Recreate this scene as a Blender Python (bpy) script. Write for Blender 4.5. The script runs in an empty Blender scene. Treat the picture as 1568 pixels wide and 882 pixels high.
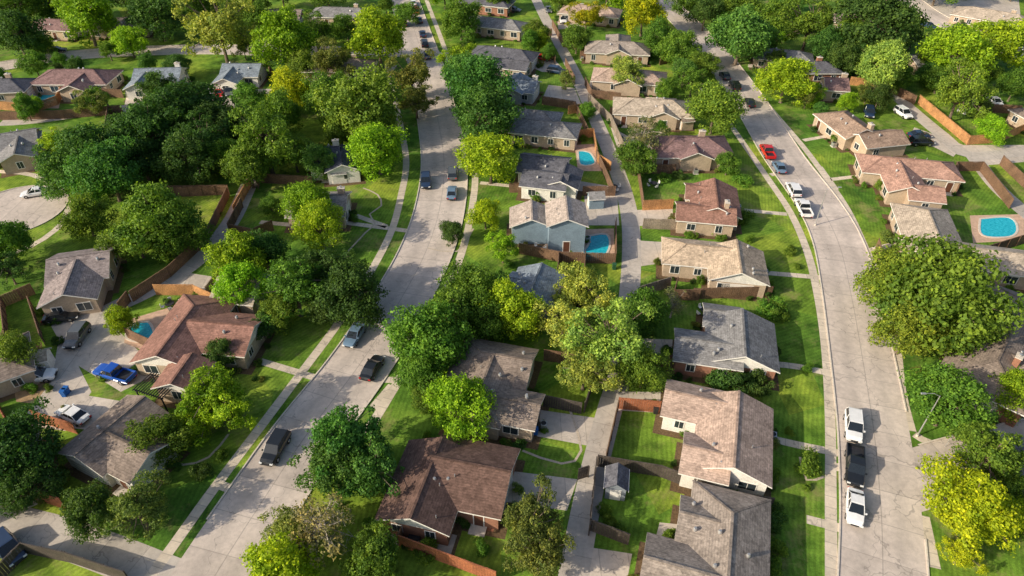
import bpy, math, random
import numpy as np
from mathutils import Vector, Matrix
random.seed(7); rng=np.random.default_rng(7)
H=66.0; F=1045.0; PITCH=math.radians(38.8)
FS=F*math.sin(PITCH); FC=F*math.cos(PITCH); SP=math.sin(PITCH); CP=math.cos(PITCH)
# survey: photograph measurement (1568 wide) -> real position on the plane at height z
def P(u,v,z=0.0):
    t=(H-z)/(FS+(v-441)*CP)
    return ((u-784)*t,(FC-(v-441)*SP)*t)
def MPP(v,z=0.0): return (H-z)/(FS+(v-441)*CP)
scene=bpy.context.scene; COL=scene.collection
# ---------------- materials
def newmat(name):
    m=bpy.data.materials.new(name); m.use_nodes=True; nt=m.node_tree
    b=nt.nodes['Principled BSDF']; return m,nt,b
def N(nt,typ,**kw):
    n=nt.nodes.new(typ)
    for k,v in kw.items(): setattr(n,k,v)
    return n
def noise(nt,vec,scale,detail=4,rough=0.6):
    n=N(nt,'ShaderNodeTexNoise'); n.inputs['Scale'].default_value=scale; n.inputs['Detail'].default_value=detail; n.inputs['Roughness'].default_value=rough
    nt.links.new(vec,n.inputs['Vector']); return n.outputs['Fac']
def ramp(nt,fac,stops):
    r=N(nt,'ShaderNodeValToRGB'); nt.links.new(fac,r.inputs['Fac'])
    e=r.color_ramp.elements
    while len(e)<len(stops): e.new(0.5)
    for i,(p,c) in enumerate(stops):
        e[i].position=p; e[i].color=(c[0],c[1],c[2],1) if hasattr(c,'__len__') else (c,c,c,1)
    return r.outputs['Color']
def mix(nt,a,b,fac=0.5,mode='MIX'):
    m=N(nt,'ShaderNodeMix',data_type='RGBA',blend_type=mode)
    for s,val in (('Factor',fac),):
        if isinstance(val,(int,float)): m.inputs[0].default_value=val
        else: nt.links.new(val,m.inputs[0])
    for idx,val in ((6,a),(7,b)):
        if isinstance(val,(tuple,list)): m.inputs[idx].default_value=(*val[:3],1)
        else: nt.links.new(val,m.inputs[idx])
    return m.outputs[2]
def coord(nt,kind='Object'): return N(nt,'ShaderNodeTexCoord').outputs[kind]
def geopos(nt): return N(nt,'ShaderNodeNewGeometry').outputs['Position']
def bump(nt,b,h,strength,dist):
    n=N(nt,'ShaderNodeBump'); n.inputs['Strength'].default_value=strength; n.inputs['Distance'].default_value=dist
    nt.links.new(h,n.inputs['Height']); nt.links.new(n.outputs[0],b.inputs['Normal'])
def simple(name,c,rough=0.7,var=0.25,scale=3.0,spec=0.3,metal=0.0):
    m,nt,b=newmat(name); p=geopos(nt)
    f=noise(nt,p,scale); col=ramp(nt,f,[(0.3,tuple(x*(1-var) for x in c)),(0.7,tuple(min(1,x*(1+var)) for x in c))])
    nt.links.new(col,b.inputs['Base Color']); b.inputs['Roughness'].default_value=rough
    b.inputs['Specular IOR Level'].default_value=spec; b.inputs['Metallic'].default_value=metal
    return m
def m_grass():
    m,nt,b=newmat('grass_lawn'); p=geopos(nt)
    big=noise(nt,p,0.05,5,0.65); med=noise(nt,p,0.4,6,0.7); fine=noise(nt,p,4.0,5,0.85)
    vo=N(nt,'ShaderNodeTexVoronoi'); vo.inputs['Scale'].default_value=0.055; nt.links.new(p,vo.inputs['Vector']); sc=N(nt,'ShaderNodeSeparateColor'); nt.links.new(vo.outputs['Color'],sc.inputs[0])
    c1=ramp(nt,big,[(0.35,(0.075,0.165,0.022)),(0.5,(0.145,0.265,0.03)),(0.66,(0.28,0.37,0.046))])
    lot=ramp(nt,sc.outputs[0],[(0,(0.7,0.84,0.9)),(0.5,(1,1,1)),(1,(1.35,1.12,1.1))])
    c=mix(nt,c1,lot,1.0,'MULTIPLY')
    # mowing stripes, direction differs per garden
    rt=N(nt,'ShaderNodeVectorRotate',rotation_type='Z_AXIS'); nt.links.new(p,rt.inputs['Vector'])
    an=N(nt,'ShaderNodeMath',operation='MULTIPLY'); nt.links.new(sc.outputs[1],an.inputs[0]); an.inputs[1].default_value=1.2; nt.links.new(an.outputs[0],rt.inputs['Angle'])
    wv=N(nt,'ShaderNodeTexWave'); wv.inputs['Scale'].default_value=0.55; wv.inputs['Distortion'].default_value=0.8; nt.links.new(rt.outputs[0],wv.inputs['Vector'])
    c=mix(nt,c,ramp(nt,wv.outputs['Fac'],[(0.3,0.9),(0.7,1.08)]),1.0,'MULTIPLY')
    c=mix(nt,c,ramp(nt,med,[(0.28,0.5),(0.52,0.98),(0.72,1.35)]),1.0,'MULTIPLY'); c=mix(nt,c,ramp(nt,fine,[(0.25,0.5),(0.75,1.45)]),1.0,'MULTIPLY')
    dry=noise(nt,p,0.12,9,0.78); dm=ramp(nt,dry,[(0.53,0.0),(0.68,0.75)])
    c=mix(nt,c,(0.33,0.27,0.12),dm)
    nt.links.new(c,b.inputs['Base Color']); b.inputs['Roughness'].default_value=0.9; b.inputs['Specular IOR Level'].default_value=0.1
    bump(nt,b,fine,0.6,0.08); return m
def m_conc(name,c,joint=4.5,lane=True,jw=0.012):
    m,nt,b=newmat(name); p=geopos(nt)
    f1=noise(nt,p,0.12,5,0.6); f2=noise(nt,p,1.3,6,0.7); f3=noise(nt,p,14,3,0.7)
    a=ramp(nt,f1,[(0.3,tuple(x*0.8 for x in c)),(0.7,tuple(x*1.1 for x in c))])
    a=mix(nt,a,ramp(nt,f2,[(0.3,0.8),(0.6,1.04)]),1.0,'MULTIPLY'); a=mix(nt,a,ramp(nt,f3,[(0.2,0.88),(0.8,1.1)]),1.0,'MULTIPLY')
    uv=N(nt,'ShaderNodeTexCoord').outputs['UV']; s=N(nt,'ShaderNodeSeparateXYZ'); nt.links.new(uv,s.inputs[0])
    def math_(op,x,y=None):
        q=N(nt,'ShaderNodeMath',operation=op)
        for i,v in enumerate((x,y)):
            if v is None: continue
            if isinstance(v,(int,float)): q.inputs[i].default_value=v
            else: nt.links.new(v,q.inputs[i])
        return q.outputs[0]
    u=math_('DIVIDE',s.outputs[0],joint); fr=math_('FRACT',u); ln=math_('LESS_THAN',fr,jw*(4.5/joint)*1.6)
    if lane:
        vv=math_('ABSOLUTE',s.outputs[1]); l2=math_('LESS_THAN',vv,0.055); ln=math_('MAXIMUM',ln,l2)
        w=math_('ABSOLUTE',math_('SUBTRACT',vv,1.9)); tr=math_('SUBTRACT',1.0,math_('MULTIPLY',w,0.9))
        trn=math_('MULTIPLY',math_('MAXIMUM',tr,0.0),0.22); a=mix(nt,a,(0.2,0.185,0.17),trn)
    fl=math_('FLOOR',u); wn=N(nt,'ShaderNodeTexWhiteNoise',noise_dimensions='1D'); nt.links.new(fl,wn.inputs['W'])
    a=mix(nt,a,ramp(nt,wn.outputs['Value'],[(0,0.9),(1,1.05)]),1.0,'MULTIPLY')
    cr=N(nt,'ShaderNodeTexVoronoi',feature='DISTANCE_TO_EDGE'); cr.inputs['Scale'].default_value=0.16
    nd=N(nt,'ShaderNodeTexNoise'); nd.inputs['Scale'].default_value=0.7; nt.links.new(p,nd.inputs['Vector']); ad=N(nt,'ShaderNodeVectorMath',operation='MULTIPLY_ADD'); nt.links.new(nd.outputs['Color'],ad.inputs[0]); ad.inputs[1].default_value=(3,3,0); nt.links.new(p,ad.inputs[2]); nt.links.new(ad.outputs[0],cr.inputs['Vector'])
    ck=math_('MULTIPLY',math_('LESS_THAN',cr.outputs['Distance'],0.006),0.35); a=mix(nt,a,(0.1,0.095,0.09),ck)
    a=mix(nt,a,(0.13,0.12,0.11),math_('MULTIPLY',ln,0.4))
    nt.links.new(a,b.inputs['Base Color']); b.inputs['Roughness'].default_value=0.85; b.inputs['Specular IOR Level'].default_value=0.2
    return m
GRASS=m_grass()
ROAD=m_conc('road_concrete',(0.64,0.55,0.485))
ALLEY=m_conc('alley_concrete',(0.56,0.50,0.44),lane=False)
WALK=m_conc('sidewalk_concrete',(0.70,0.60,0.48),joint=1.5,lane=False)
DRIVE=m_conc('driveway_concrete',(0.62,0.54,0.46),joint=3.0,lane=False)
KERB=simple('kerb_concrete',(0.62,0.55,0.47),0.85,0.15)
DIRT=simple('bare_soil',(0.36,0.24,0.13),0.95,0.3,1.5)
MULCH=simple('mulch',(0.13,0.085,0.045),0.95,0.4,4)
def m_water():
    m,nt,b=newmat('pool_water'); p=geopos(nt); f=noise(nt,p,2.5,3)
    c=ramp(nt,f,[(0.35,(0.0,0.34,0.45)),(0.65,(0.03,0.52,0.64))]); nt.links.new(c,b.inputs['Base Color']); b.inputs['Roughness'].default_value=0.06
    bump(nt,b,f,0.15,0.05); return m
WATER=m_water()
roofcache={}
def m_roof(c):
    if c in roofcache: return roofcache[c]
    key=c; c=tuple(x*1.3 for x in c)
    m,nt,b=newmat('roof_shingles'); p=geopos(nt)
    f1=noise(nt,p,0.45,5,0.65); f2=noise(nt,p,3.5,5,0.8)
    br=N(nt,'ShaderNodeTexVoronoi',distance='CHEBYCHEV'); br.inputs['Scale'].default_value=2.6
    mp=N(nt,'ShaderNodeMapping'); mp.inputs['Scale'].default_value=(1.0,1.0,2.4); nt.links.new(p,mp.inputs[0]); nt.links.new(mp.outputs[0],br.inputs['Vector'])
    sep=N(nt,'ShaderNodeSeparateColor'); nt.links.new(br.outputs['Color'],sep.inputs[0])
    sz=N(nt,'ShaderNodeSeparateXYZ'); nt.links.new(p,sz.inputs[0])
    w=N(nt,'ShaderNodeMath',operation='MULTIPLY'); w.inputs[1].default_value=9.0; nt.links.new(sz.outputs[2],w.inputs[0])
    fr=N(nt,'ShaderNodeMath',operation='FRACT'); nt.links.new(w.outputs[0],fr.inputs[0])
    a=ramp(nt,f1,[(0.3,tuple(x*0.72 for x in c)),(0.7,tuple(x*1.18 for x in c))])
    a=mix(nt,a,ramp(nt,f2,[(0.3,0.66),(0.7,1.28)]),1.0,'MULTIPLY')
    a=mix(nt,a,ramp(nt,sep.outputs[0],[(0,0.76),(1,1.22)]),1.0,'MULTIPLY')
    a=mix(nt,a,ramp(nt,fr.outputs[0],[(0,0.66),(0.25,1.04)]),1.0,'MULTIPLY')
    nt.links.new(a,b.inputs['Base Color']); b.inputs['Roughness'].default_value=0.9; b.inputs['Specular IOR Level'].default_value=0.15
    bump(nt,b,f2,0.5,0.05)
    roofcache[key]=m; return m
brickcache={}
def m_brick(c):
    if c in brickcache: return brickcache[c]
    m,nt,b=newmat('brick_wall'); p=geopos(nt)
    f=noise(nt,p,5,4,0.8); f2=noise(nt,p,0.8,3)
    sz=N(nt,'ShaderNodeSeparateXYZ'); nt.links.new(p,sz.inputs[0])
    w=N(nt,'ShaderNodeMath',operation='MULTIPLY'); w.inputs[1].default_value=9.0; nt.links.new(sz.outputs[2],w.inputs[0])
    fr=N(nt,'ShaderNodeMath',operation='FRACT'); nt.links.new(w.outputs[0],fr.inputs[0])
    a=ramp(nt,f,[(0.3,tuple(x*0.75 for x in c)),(0.7,tuple(min(1,x*1.2) for x in c))])
    a=mix(nt,a,ramp(nt,fr.outputs[0],[(0.0,0.75),(0.18,1.0)]),1.0,'MULTIPLY')
    a=mix(nt,a,ramp(nt,f2,[(0.3,0.85),(0.7,1.08)]),1.0,'MULTIPLY')
    nt.links.new(a,b.inputs['Base Color']); b.inputs['Roughness'].default_value=0.85
    brickcache[c]=m; return m
TRIM=simple('white_trim',(0.80,0.77,0.72),0.6,0.06)
GLASS=simple('window_glass',(0.03,0.04,0.05),0.08,0.2,1.0,0.6)
GARAGE=simple('garage_door',(0.70,0.66,0.6),0.6,0.08)
DOOR=simple('front_door',(0.12,0.05,0.03),0.5,0.1)
VENT=simple('roof_vent',(0.5,0.5,0.5),0.4,0.1,2,0.5,0.6)
DARKM=simple('dark_metal',(0.03,0.03,0.035),0.5,0.2)
TYRE=simple('tyre',(0.02,0.02,0.02),0.8,0.2)
CHROME=simple('chrome',(0.55,0.55,0.56),0.25,0.05,2,0.5,0.9)
LAMPR=simple('tail_lamp',(0.45,0.02,0.02),0.3,0.1)
LAMPW=simple('head_lamp',(0.8,0.8,0.78),0.2,0.05)
CARGLASS=simple('car_glass',(0.015,0.02,0.026),0.05,0.1,1,0.7)
BARK=simple('bark',(0.17,0.13,0.095),0.95,0.3,6)
BARKG=simple('grey_bark',(0.40,0.35,0.29),0.95,0.25,6)
def m_fence(c):
    m,nt,b=newmat('fence_boards'); p=geopos(nt); f=noise(nt,p,6,3); g=noise(nt,p,0.5,3)
    a=ramp(nt,f,[(0.3,tuple(x*0.55 for x in c)),(0.7,tuple(x*1.35 for x in c))]); a=mix(nt,a,ramp(nt,g,[(0.3,0.6),(0.7,1.2)]),1.0,'MULTIPLY')
    nt.links.new(a,b.inputs['Base Color']); b.inputs['Roughness'].default_value=0.85; return m
FM={'b':m_fence((0.20,0.115,0.068)),'o':m_fence((0.50,0.25,0.10)),'d':m_fence((0.085,0.068,0.056)),'r':m_fence((0.38,0.13,0.06)),'g':m_fence((0.29,0.235,0.18))}
def m_paint():
    m,nt,b=newmat('car_paint'); oi=N(nt,'ShaderNodeObjectInfo'); p=coord(nt)
    f=noise(nt,p,2.0,3); c=mix(nt,oi.outputs['Color'],ramp(nt,f,[(0.3,0.9),(0.7,1.05)]),1.0,'MULTIPLY')
    nt.links.new(c,b.inputs['Base Color']); b.inputs['Roughness'].default_value=0.28; b.inputs['Coat Weight'].default_value=0.5; b.inputs['Coat Roughness'].default_value=0.06
    return m
PAINT=m_paint()
def m_leaf():
    m,nt,b=newmat('leaves'); oi=N(nt,'ShaderNodeObjectInfo'); g=N(nt,'ShaderNodeNewGeometry'); p=coord(nt)
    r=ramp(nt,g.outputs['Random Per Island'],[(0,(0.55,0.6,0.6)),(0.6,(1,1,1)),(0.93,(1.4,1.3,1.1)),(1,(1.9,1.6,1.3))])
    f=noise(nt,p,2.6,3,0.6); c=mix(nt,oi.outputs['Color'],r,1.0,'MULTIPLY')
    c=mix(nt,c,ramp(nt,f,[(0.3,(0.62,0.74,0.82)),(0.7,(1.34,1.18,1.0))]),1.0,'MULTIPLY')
    nt.links.new(c,b.inputs['Base Color']); b.inputs['Roughness'].default_value=0.6; b.inputs['Specular IOR Level'].default_value=0.2
    t=N(nt,'ShaderNodeBsdfTranslucent'); nt.links.new(mix(nt,c,(1.25,1.3,0.6),1.0,'MULTIPLY'),t.inputs['Color'])
    ms=N(nt,'ShaderNodeMixShader'); ms.inputs[0].default_value=0.34; nt.links.new(b.outputs[0],ms.inputs[1]); nt.links.new(t.outputs[0],ms.inputs[2])
    nt.links.new(ms.outputs[0],nt.nodes['Material Output'].inputs['Surface']); return m
LEAF=m_leaf()
# ---------------- mesh builder
class MB:
    def __init__(s): s.v=[]; s.f=[]; s.m=[]; s.mats=[]
    def mi(s,mat):
        if mat not in s.mats: s.mats.append(mat)
        return s.mats.index(mat)
    def poly(s,pts,mat):
        i=len(s.v); s.v+= [tuple(p) for p in pts]; s.f.append(tuple(range(i,i+len(pts)))); s.m.append(s.mi(mat))
    def box(s,c,size,mat,ax=(1,0),taper=1.0):
        ax=Vector((ax[0],ax[1])).normalized(); ay=Vector((-ax.y,ax.x)); hx,hy,hz=[q/2 for q in size]; i=len(s.v)
        for dz in (-1,1):
            k=taper if dz>0 else 1
            for dx,dy in ((-1,-1),(1,-1),(1,1),(-1,1)):
                o=ax*dx*hx*k+ay*dy*hy*k; s.v.append((c[0]+o.x,c[1]+o.y,c[2]+dz*hz))
        q=s.mi(mat)
        for f in ((0,3,2,1),(4,5,6,7),(0,1,5,4),(1,2,6,5),(2,3,7,6),(3,0,4,7)): s.f.append(tuple(i+j for j in f)); s.m.append(q)
    def tube(s,p1,p2,r1,r2,mat,n=7,cap=True):
        p1=Vector(p1);p2=Vector(p2); d=(p2-p1).normalized(); a=d.orthogonal().normalized(); b=d.cross(a); i=len(s.v)
        for p,r in ((p1,r1),(p2,r2)):
            for k in range(n):
                t=2*math.pi*k/n; s.v.append(tuple(p+a*math.cos(t)*r+b*math.sin(t)*r))
        q=s.mi(mat)
        for k in range(n): s.f.append((i+k,i+(k+1)%n,i+n+(k+1)%n,i+n+k)); s.m.append(q)
        if cap: s.f.append(tuple(i+n+k for k in range(n))); s.m.append(q); s.f.append(tuple(i+k for k in reversed(range(n)))); s.m.append(q)
    def beam(s,p1,p2,w,h,mat):
        p1=Vector(p1);p2=Vector(p2); d=(p2-p1).normalized(); a=d.cross(Vector((0,0,1))).normalized()*w/2; u=a.cross(d).normalized()*h/2; i=len(s.v)
        for p in (p1,p2):
            for q in (-a-u,a-u,a+u,-a+u): s.v.append(tuple(p+q))
        k=s.mi(mat)
        for f in ((0,1,2,3),(4,7,6,5),(0,4,5,1),(1,5,6,2),(2,6,7,3),(3,7,4,0)): s.f.append(tuple(i+j for j in f)); s.m.append(k)
    def mesh(s,name):
        me=bpy.data.meshes.new(name); me.from_pydata(s.v,[],s.f)
        for m in s.mats: me.materials.append(m)
        me.polygons.foreach_set('material_index',s.m); me.update(); return me
    def obj(s,name,parent=None,loc=None,color=None):
        o=bpy.data.objects.new(name,s.mesh(name)); COL.objects.link(o)
        if parent: o.parent=parent
        if loc: o.location=loc
        return o
def empty(name,loc=(0,0,0)):
    o=bpy.data.objects.new(name,None); o.location=loc; o.empty_display_size=0.5; COL.objects.link(o); return o
# ---------------- ground
mb=MB()
g=3500
xs=[-g,-400,-100,0,100,400,g]
for i in range(6):
    for j in range(6): mb.poly([(xs[i],xs[j],0),(xs[i+1],xs[j],0),(xs[i+1],xs[j+1],0),(xs[i],xs[j+1],0)],GRASS)
mb.obj('ground')
def smooth(pts,step=2.0):
    out=[]; n=len(pts)
    for i in range(n-1):
        p0=Vector(pts[max(i-1,0)]);p1=Vector(pts[i]);p2=Vector(pts[i+1]);p3=Vector(pts[min(i+2,n-1)])
        k=max(2,int((p2-p1).length/step))
        for j in range(k):
            t=j/k; out.append(0.5*((2*p1)+(-p0+p2)*t+(2*p0-5*p1+4*p2-p3)*t*t+(-p0+3*p1-3*p2+p3)*t**3))
    out.append(Vector(pts[-1])); return out
roadlines=[]
def strip(name,px,width,z,mat,kerb=False,gaps=(),avoid=True):
    pts=smooth([P(*p) for p in px]); hw=width/2
    L=[];R=[];s=[0]
    for i,p in enumerate(pts):
        d=(pts[min(i+1,len(pts)-1)]-pts[max(i-1,0)]).normalized(); n=Vector((-d.y,d.x)); L.append(p+n*hw); R.append(p-n*hw)
        if i: s.append(s[-1]+(p-pts[i-1]).length)
    me=bpy.data.meshes.new(name); v=[];f=[]
    for i in range(len(pts)): v+=[(L[i].x,L[i].y,z),(R[i].x,R[i].y,z)]
    for i in range(len(pts)-1): f.append((2*i,2*i+1,2*i+3,2*i+2))
    me.from_pydata(v,[],f); uv=me.uv_layers.new(name='UVMap')
    for lp in me.loops: uv.data[lp.index].uv=(s[lp.vertex_index//2],hw if lp.vertex_index%2==0 else -hw)
    me.materials.append(mat); o=bpy.data.objects.new(name,me); COL.objects.link(o)
    if avoid:
        for p in pts: roadlines.append((p.x,p.y,hw))
    if kerb:
        kb=MB(); G=[(Vector(P(a,b)),r) for a,b,r in gaps]
        for side in (L,R):
            for i in range(len(pts)-1):
                m_=(side[i]+side[i+1])/2
                if any((m_-gp).length<r for gp,r in G): continue
                a=side[i]; b=side[i+1]; c=pts[i]; c2=pts[i+1]
                o1=(a-c).normalized()*0.17; o2=(b-c2).normalized()*0.17; t=z+0.12
                kb.poly([(a.x,a.y,t),(b.x,b.y,t),(b.x+o2.x,b.y+o2.y,t),(a.x+o1.x,a.y+o1.y,t)],KERB)
                kb.poly([(a.x,a.y,0),(b.x,b.y,0),(b.x,b.y,t),(a.x,a.y,t)],KERB)
                kb.poly([(a.x+o1.x,a.y+o1.y,0),(b.x+o2.x,b.y+o2.y,0),(b.x+o2.x,b.y+o2.y,t),(a.x+o1.x,a.y+o1.y,t)],KERB)
        kb.obj('kerb')
    return o
LR=[(270,985),(335,872),(410,755),(470,665),(548,562),(604,475),(650,390),(673,320),(680,250),(670,180),(655,110),(634,45),(618,-5),(600,-60),(585,-120)]
RR=[(1352,985),(1352,880),(1349,780),(1338,660),(1320,545),(1303,450),(1284,372),(1253,312),(1200,240),(1163,180),(1128,128),(1093,82),(1040,25),(1000,-12),(930,-70)]
strip('road',LR,8.9,0.02,ROAD,True,[(215,885,9),(620,78,7)])
strip('road',RR,8.3,0.02,ROAD,True,[(1420,725,8.5)])
strip('road',[(1362,745),(1420,728),(1500,705),(1640,670)],7.5,0.016,ROAD,True,[(1370,740,7)])
strip('road',[(-150,130),(0,102),(120,84),(290,76),(430,78),(640,80)],7.0,0.016,ROAD,True,[(640,80,8)])
strip('road',[(1380,-10),(1420,20),(1480,50),(1568,85),(1660,120)],8,0.016,ROAD,True)
AL=[(862,985),(880,870),(905,740),(930,640),(952,560),(962,470),(967,390),(963,325),(945,262),(915,190),(880,112),(848,52),(825,8),(800,-50)]
strip('alley_pavement',AL,3.1,0.0145,ALLEY)
strip('alley_pavement',[(-60,785),(60,812),(160,845),(260,885),(300,900)],4.2,0.0145,ALLEY)
strip('alley_pavement',[(120,500),(180,468),(240,440),(305,396),(352,342),(378,290),(402,240)],3.2,0.0145,ALLEY)
strip('alley_pavement',[(1330,110),(1375,150),(1440,205),(1490,238),(1600,226)],3.4,0.0145,ALLEY)
strip('alley_pavement',[(1490,238),(1530,290),(1600,350)],3.2,0.0135,ALLEY)
strip('alley_pavement',[(0,188),(60,184),(190,165),(300,150),(420,140),(560,150)],3.2,0.0135,ALLEY,avoid=False)
SW=1.25
SWL=[(225,890),(262,840),(330,745),(398,655),(462,570),(520,492),(570,412),(600,352),(614,300),(622,250),(615,200),(604,150),(592,100)]
SWR=[(560,665),(600,600),(640,530),(690,430),(712,370),(724,310),(727,262),(716,200),(703,150),(690,100),(672,50),(655,5),(640,-40)]
SRL=[(1274,980),(1273,880),(1272,760),(1271,640),(1264,530),(1252,450),(1236,385),(1210,325),(1172,268),(1140,222),(1110,180),(1070,128),(1030,70),(1000,30)]
SRR=[(1395,660),(1380,600),(1370,520),(1345,430),(1325,380),(1297,320),(1262,268),(1230,225),(1190,178),(1150,130),(1110,88),(1060,40),(1030,8),(990,-30)]
for s_ in (SWL,SWR,SRL,SRR,[(1403,900),(1402,840),(1408,790)]): strip('sidewalk',s_,SW,0.0165,WALK)
for a in ([(330,740),(362,752)],[(398,553),(455,570),(488,580)],[(548,575),(575,580),(618,583)],[(570,625),(600,590)],[(520,340),(598,350),(628,354)],[(640,455),(600,440)],
  [(1190,558),(1225,562),(1285,575)],[(1182,672),(1225,682),(1290,695)],[(1175,418),(1245,424),(1262,426)],[(1140,322),(1205,328)],[(1400,665),(1430,680),(1475,672)],
  [(1315,388),(1345,380),(1385,370)],[(1262,276),(1330,268)],[(1230,215),(1285,205)],[(700,405),(690,425)],[(1235,795),(1300,812)],[(1415,790),(1432,870)],[(1180,268),(1205,262)],[(1255,255),(1280,290)],
  [(1272,715),(1298,716)],[(1262,510),(1285,512)],[(735,280),(785,285)],[(716,205),(700,205)],[(655,75),(700,90)],[(545,330),(592,347)],[(398,340),(455,345)],[(590,122),(605,100)]):
    strip('walkway',a,1.1,0.0125,WALK,avoid=False)
STONE=simple('edging_stone',(0.5,0.42,0.33),.9,.25,5)
for a in ([(556,288),(578,298),(584,315),(566,328),(574,342),(560,356),(545,372),(530,388)],[(250,700),(280,712),(320,700),(350,665)],[(655,380),(700,385),(725,350)],[(1225,700),(1235,735),(1262,730)],[(870,620),(890,690),(860,710),(800,690)]):
    strip('garden_edging',a,0.3,0.03,STONE,avoid=False)
zc_=[0.0]
def area(name,px,mat,z,avoid=True):
    zc_[0]+=0.00012; z=z+zc_[0]
    pts=[P(*p) for p in px]; me=bpy.data.meshes.new(name); me.from_pydata([(x,y,z) for x,y in pts],[],[tuple(range(len(pts)))])
    uv=me.uv_layers.new(name='UVMap')
    for lp in me.loops: uv.data[lp.index].uv=me.vertices[lp.vertex_index].co[:2]
    me.materials.append(mat); o=bpy.data.objects.new(name,me); COL.objects.link(o); return o
for d in ([(972,368),(1036,372),(1036,400),(978,408)],[(788,722),(884,734),(868,782),(770,768)],[(828,628),(912,640),(898,682),(822,668)],
  [(902,838),(968,848),(958,900),(880,900)],[(66,478),(160,468),(175,500),(215,540),(235,575),(185,600),(120,560),(140,600),(100,660),(28,650),(78,585),(90,520)],
  [(100,600),(190,615),(150,660),(60,650)],[(968,518),(1030,520),(1028,548),(950,548)],[(940,600),(1012,600),(1010,632),(938,628)],
  [(318,135),(372,135),(366,165),(320,165)],[(196,138),(232,140),(215,172),(188,172)],[(462,118),(502,118),(492,148),(458,148)],
  [(962,322),(1030,320),(1030,345),(975,346)],[(1455,222),(1568,222),(1568,248),(1500,254)],[(905,120),(925,124),(930,140),(900,138)],[(895,295),(945,295),(948,345),(895,345)],[(840,130),(880,135),(890,160),(830,152)],
  [(935,195),(1015,235),(1012,248),(945,225)],[(390,60),(420,60),(415,82),(395,82)],[(270,415),(335,425),(330,455),(265,440)],[(1390,215),(1430,225),(1460,240),(1475,222),(1400,195)],[(810,265),(935,285),(935,296),(880,292)],
  [(590,790),(700,820),(690,850),(580,830)],[(1390,0),(1560,0),(1568,70),(1440,40),(1400,20)],[(850,0),(900,6),(905,40),(855,45)],[(780,88),(850,92),(868,112),(830,110)],[(1010,800),(1060,805),(1050,845),(1000,840)]):
    area('driveway',d,DRIVE,0.006)
def disc(name,u,v,r,mat,z,kerb=False):
    x,y=P(u,v); m=MB(); n=40
    m.poly([(x+r*math.cos(2*math.pi*k/n),y+r*math.sin(2*math.pi*k/n),z) for k in range(n)],mat)
    o=m.obj(name); me=o.data; uv=me.uv_layers.new(name='UVMap')
    for lp in me.loops: uv.data[lp.index].uv=(me.vertices[lp.vertex_index].co.x,me.vertices[lp.vertex_index].co.y+100)
    for k in range(n): roadlines.append((x+r*0.5*math.cos(2*math.pi*k/n),y+r*0.5*math.sin(2*math.pi*k/n),r*0.5))
    if kerb:
        kb=MB()
        for k in range(n):
            a=2*math.pi*k/n; b=2*math.pi*(k+1)/n
            if math.cos(a)<-0.75: continue
            rr=(r,r+0.17)
            q=[(x+rr[0]*math.cos(a),y+rr[0]*math.sin(a),0.13),(x+rr[0]*math.cos(b),y+rr[0]*math.sin(b),0.13),(x+rr[1]*math.cos(b),y+rr[1]*math.sin(b),0.13),(x+rr[1]*math.cos(a),y+rr[1]*math.sin(a),0.13)]
            kb.poly(q,KERB); kb.poly([(q[0][0],q[0][1],0),(q[1][0],q[1][1],0),q[1],q[0]],KERB); kb.poly([(q[3][0],q[3][1],0),(q[2][0],q[2][1],0),q[2],q[3]],KERB)
        kb.obj('kerb')
disc('road',22,322,8.6,ROAD,0.022,True)
strip('sidewalk',[(-10,262),(50,268),(92,290),(104,322),(85,352),(45,378),(0,395)],1.2,0.0165,WALK)
strip('road',[(22,322),(-60,335),(-150,350)],7,0.018,ROAD)
area('bare_soil_ground',[(20,590),(85,560),(95,580),(50,618),(25,615)],DIRT,0.001)
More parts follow.
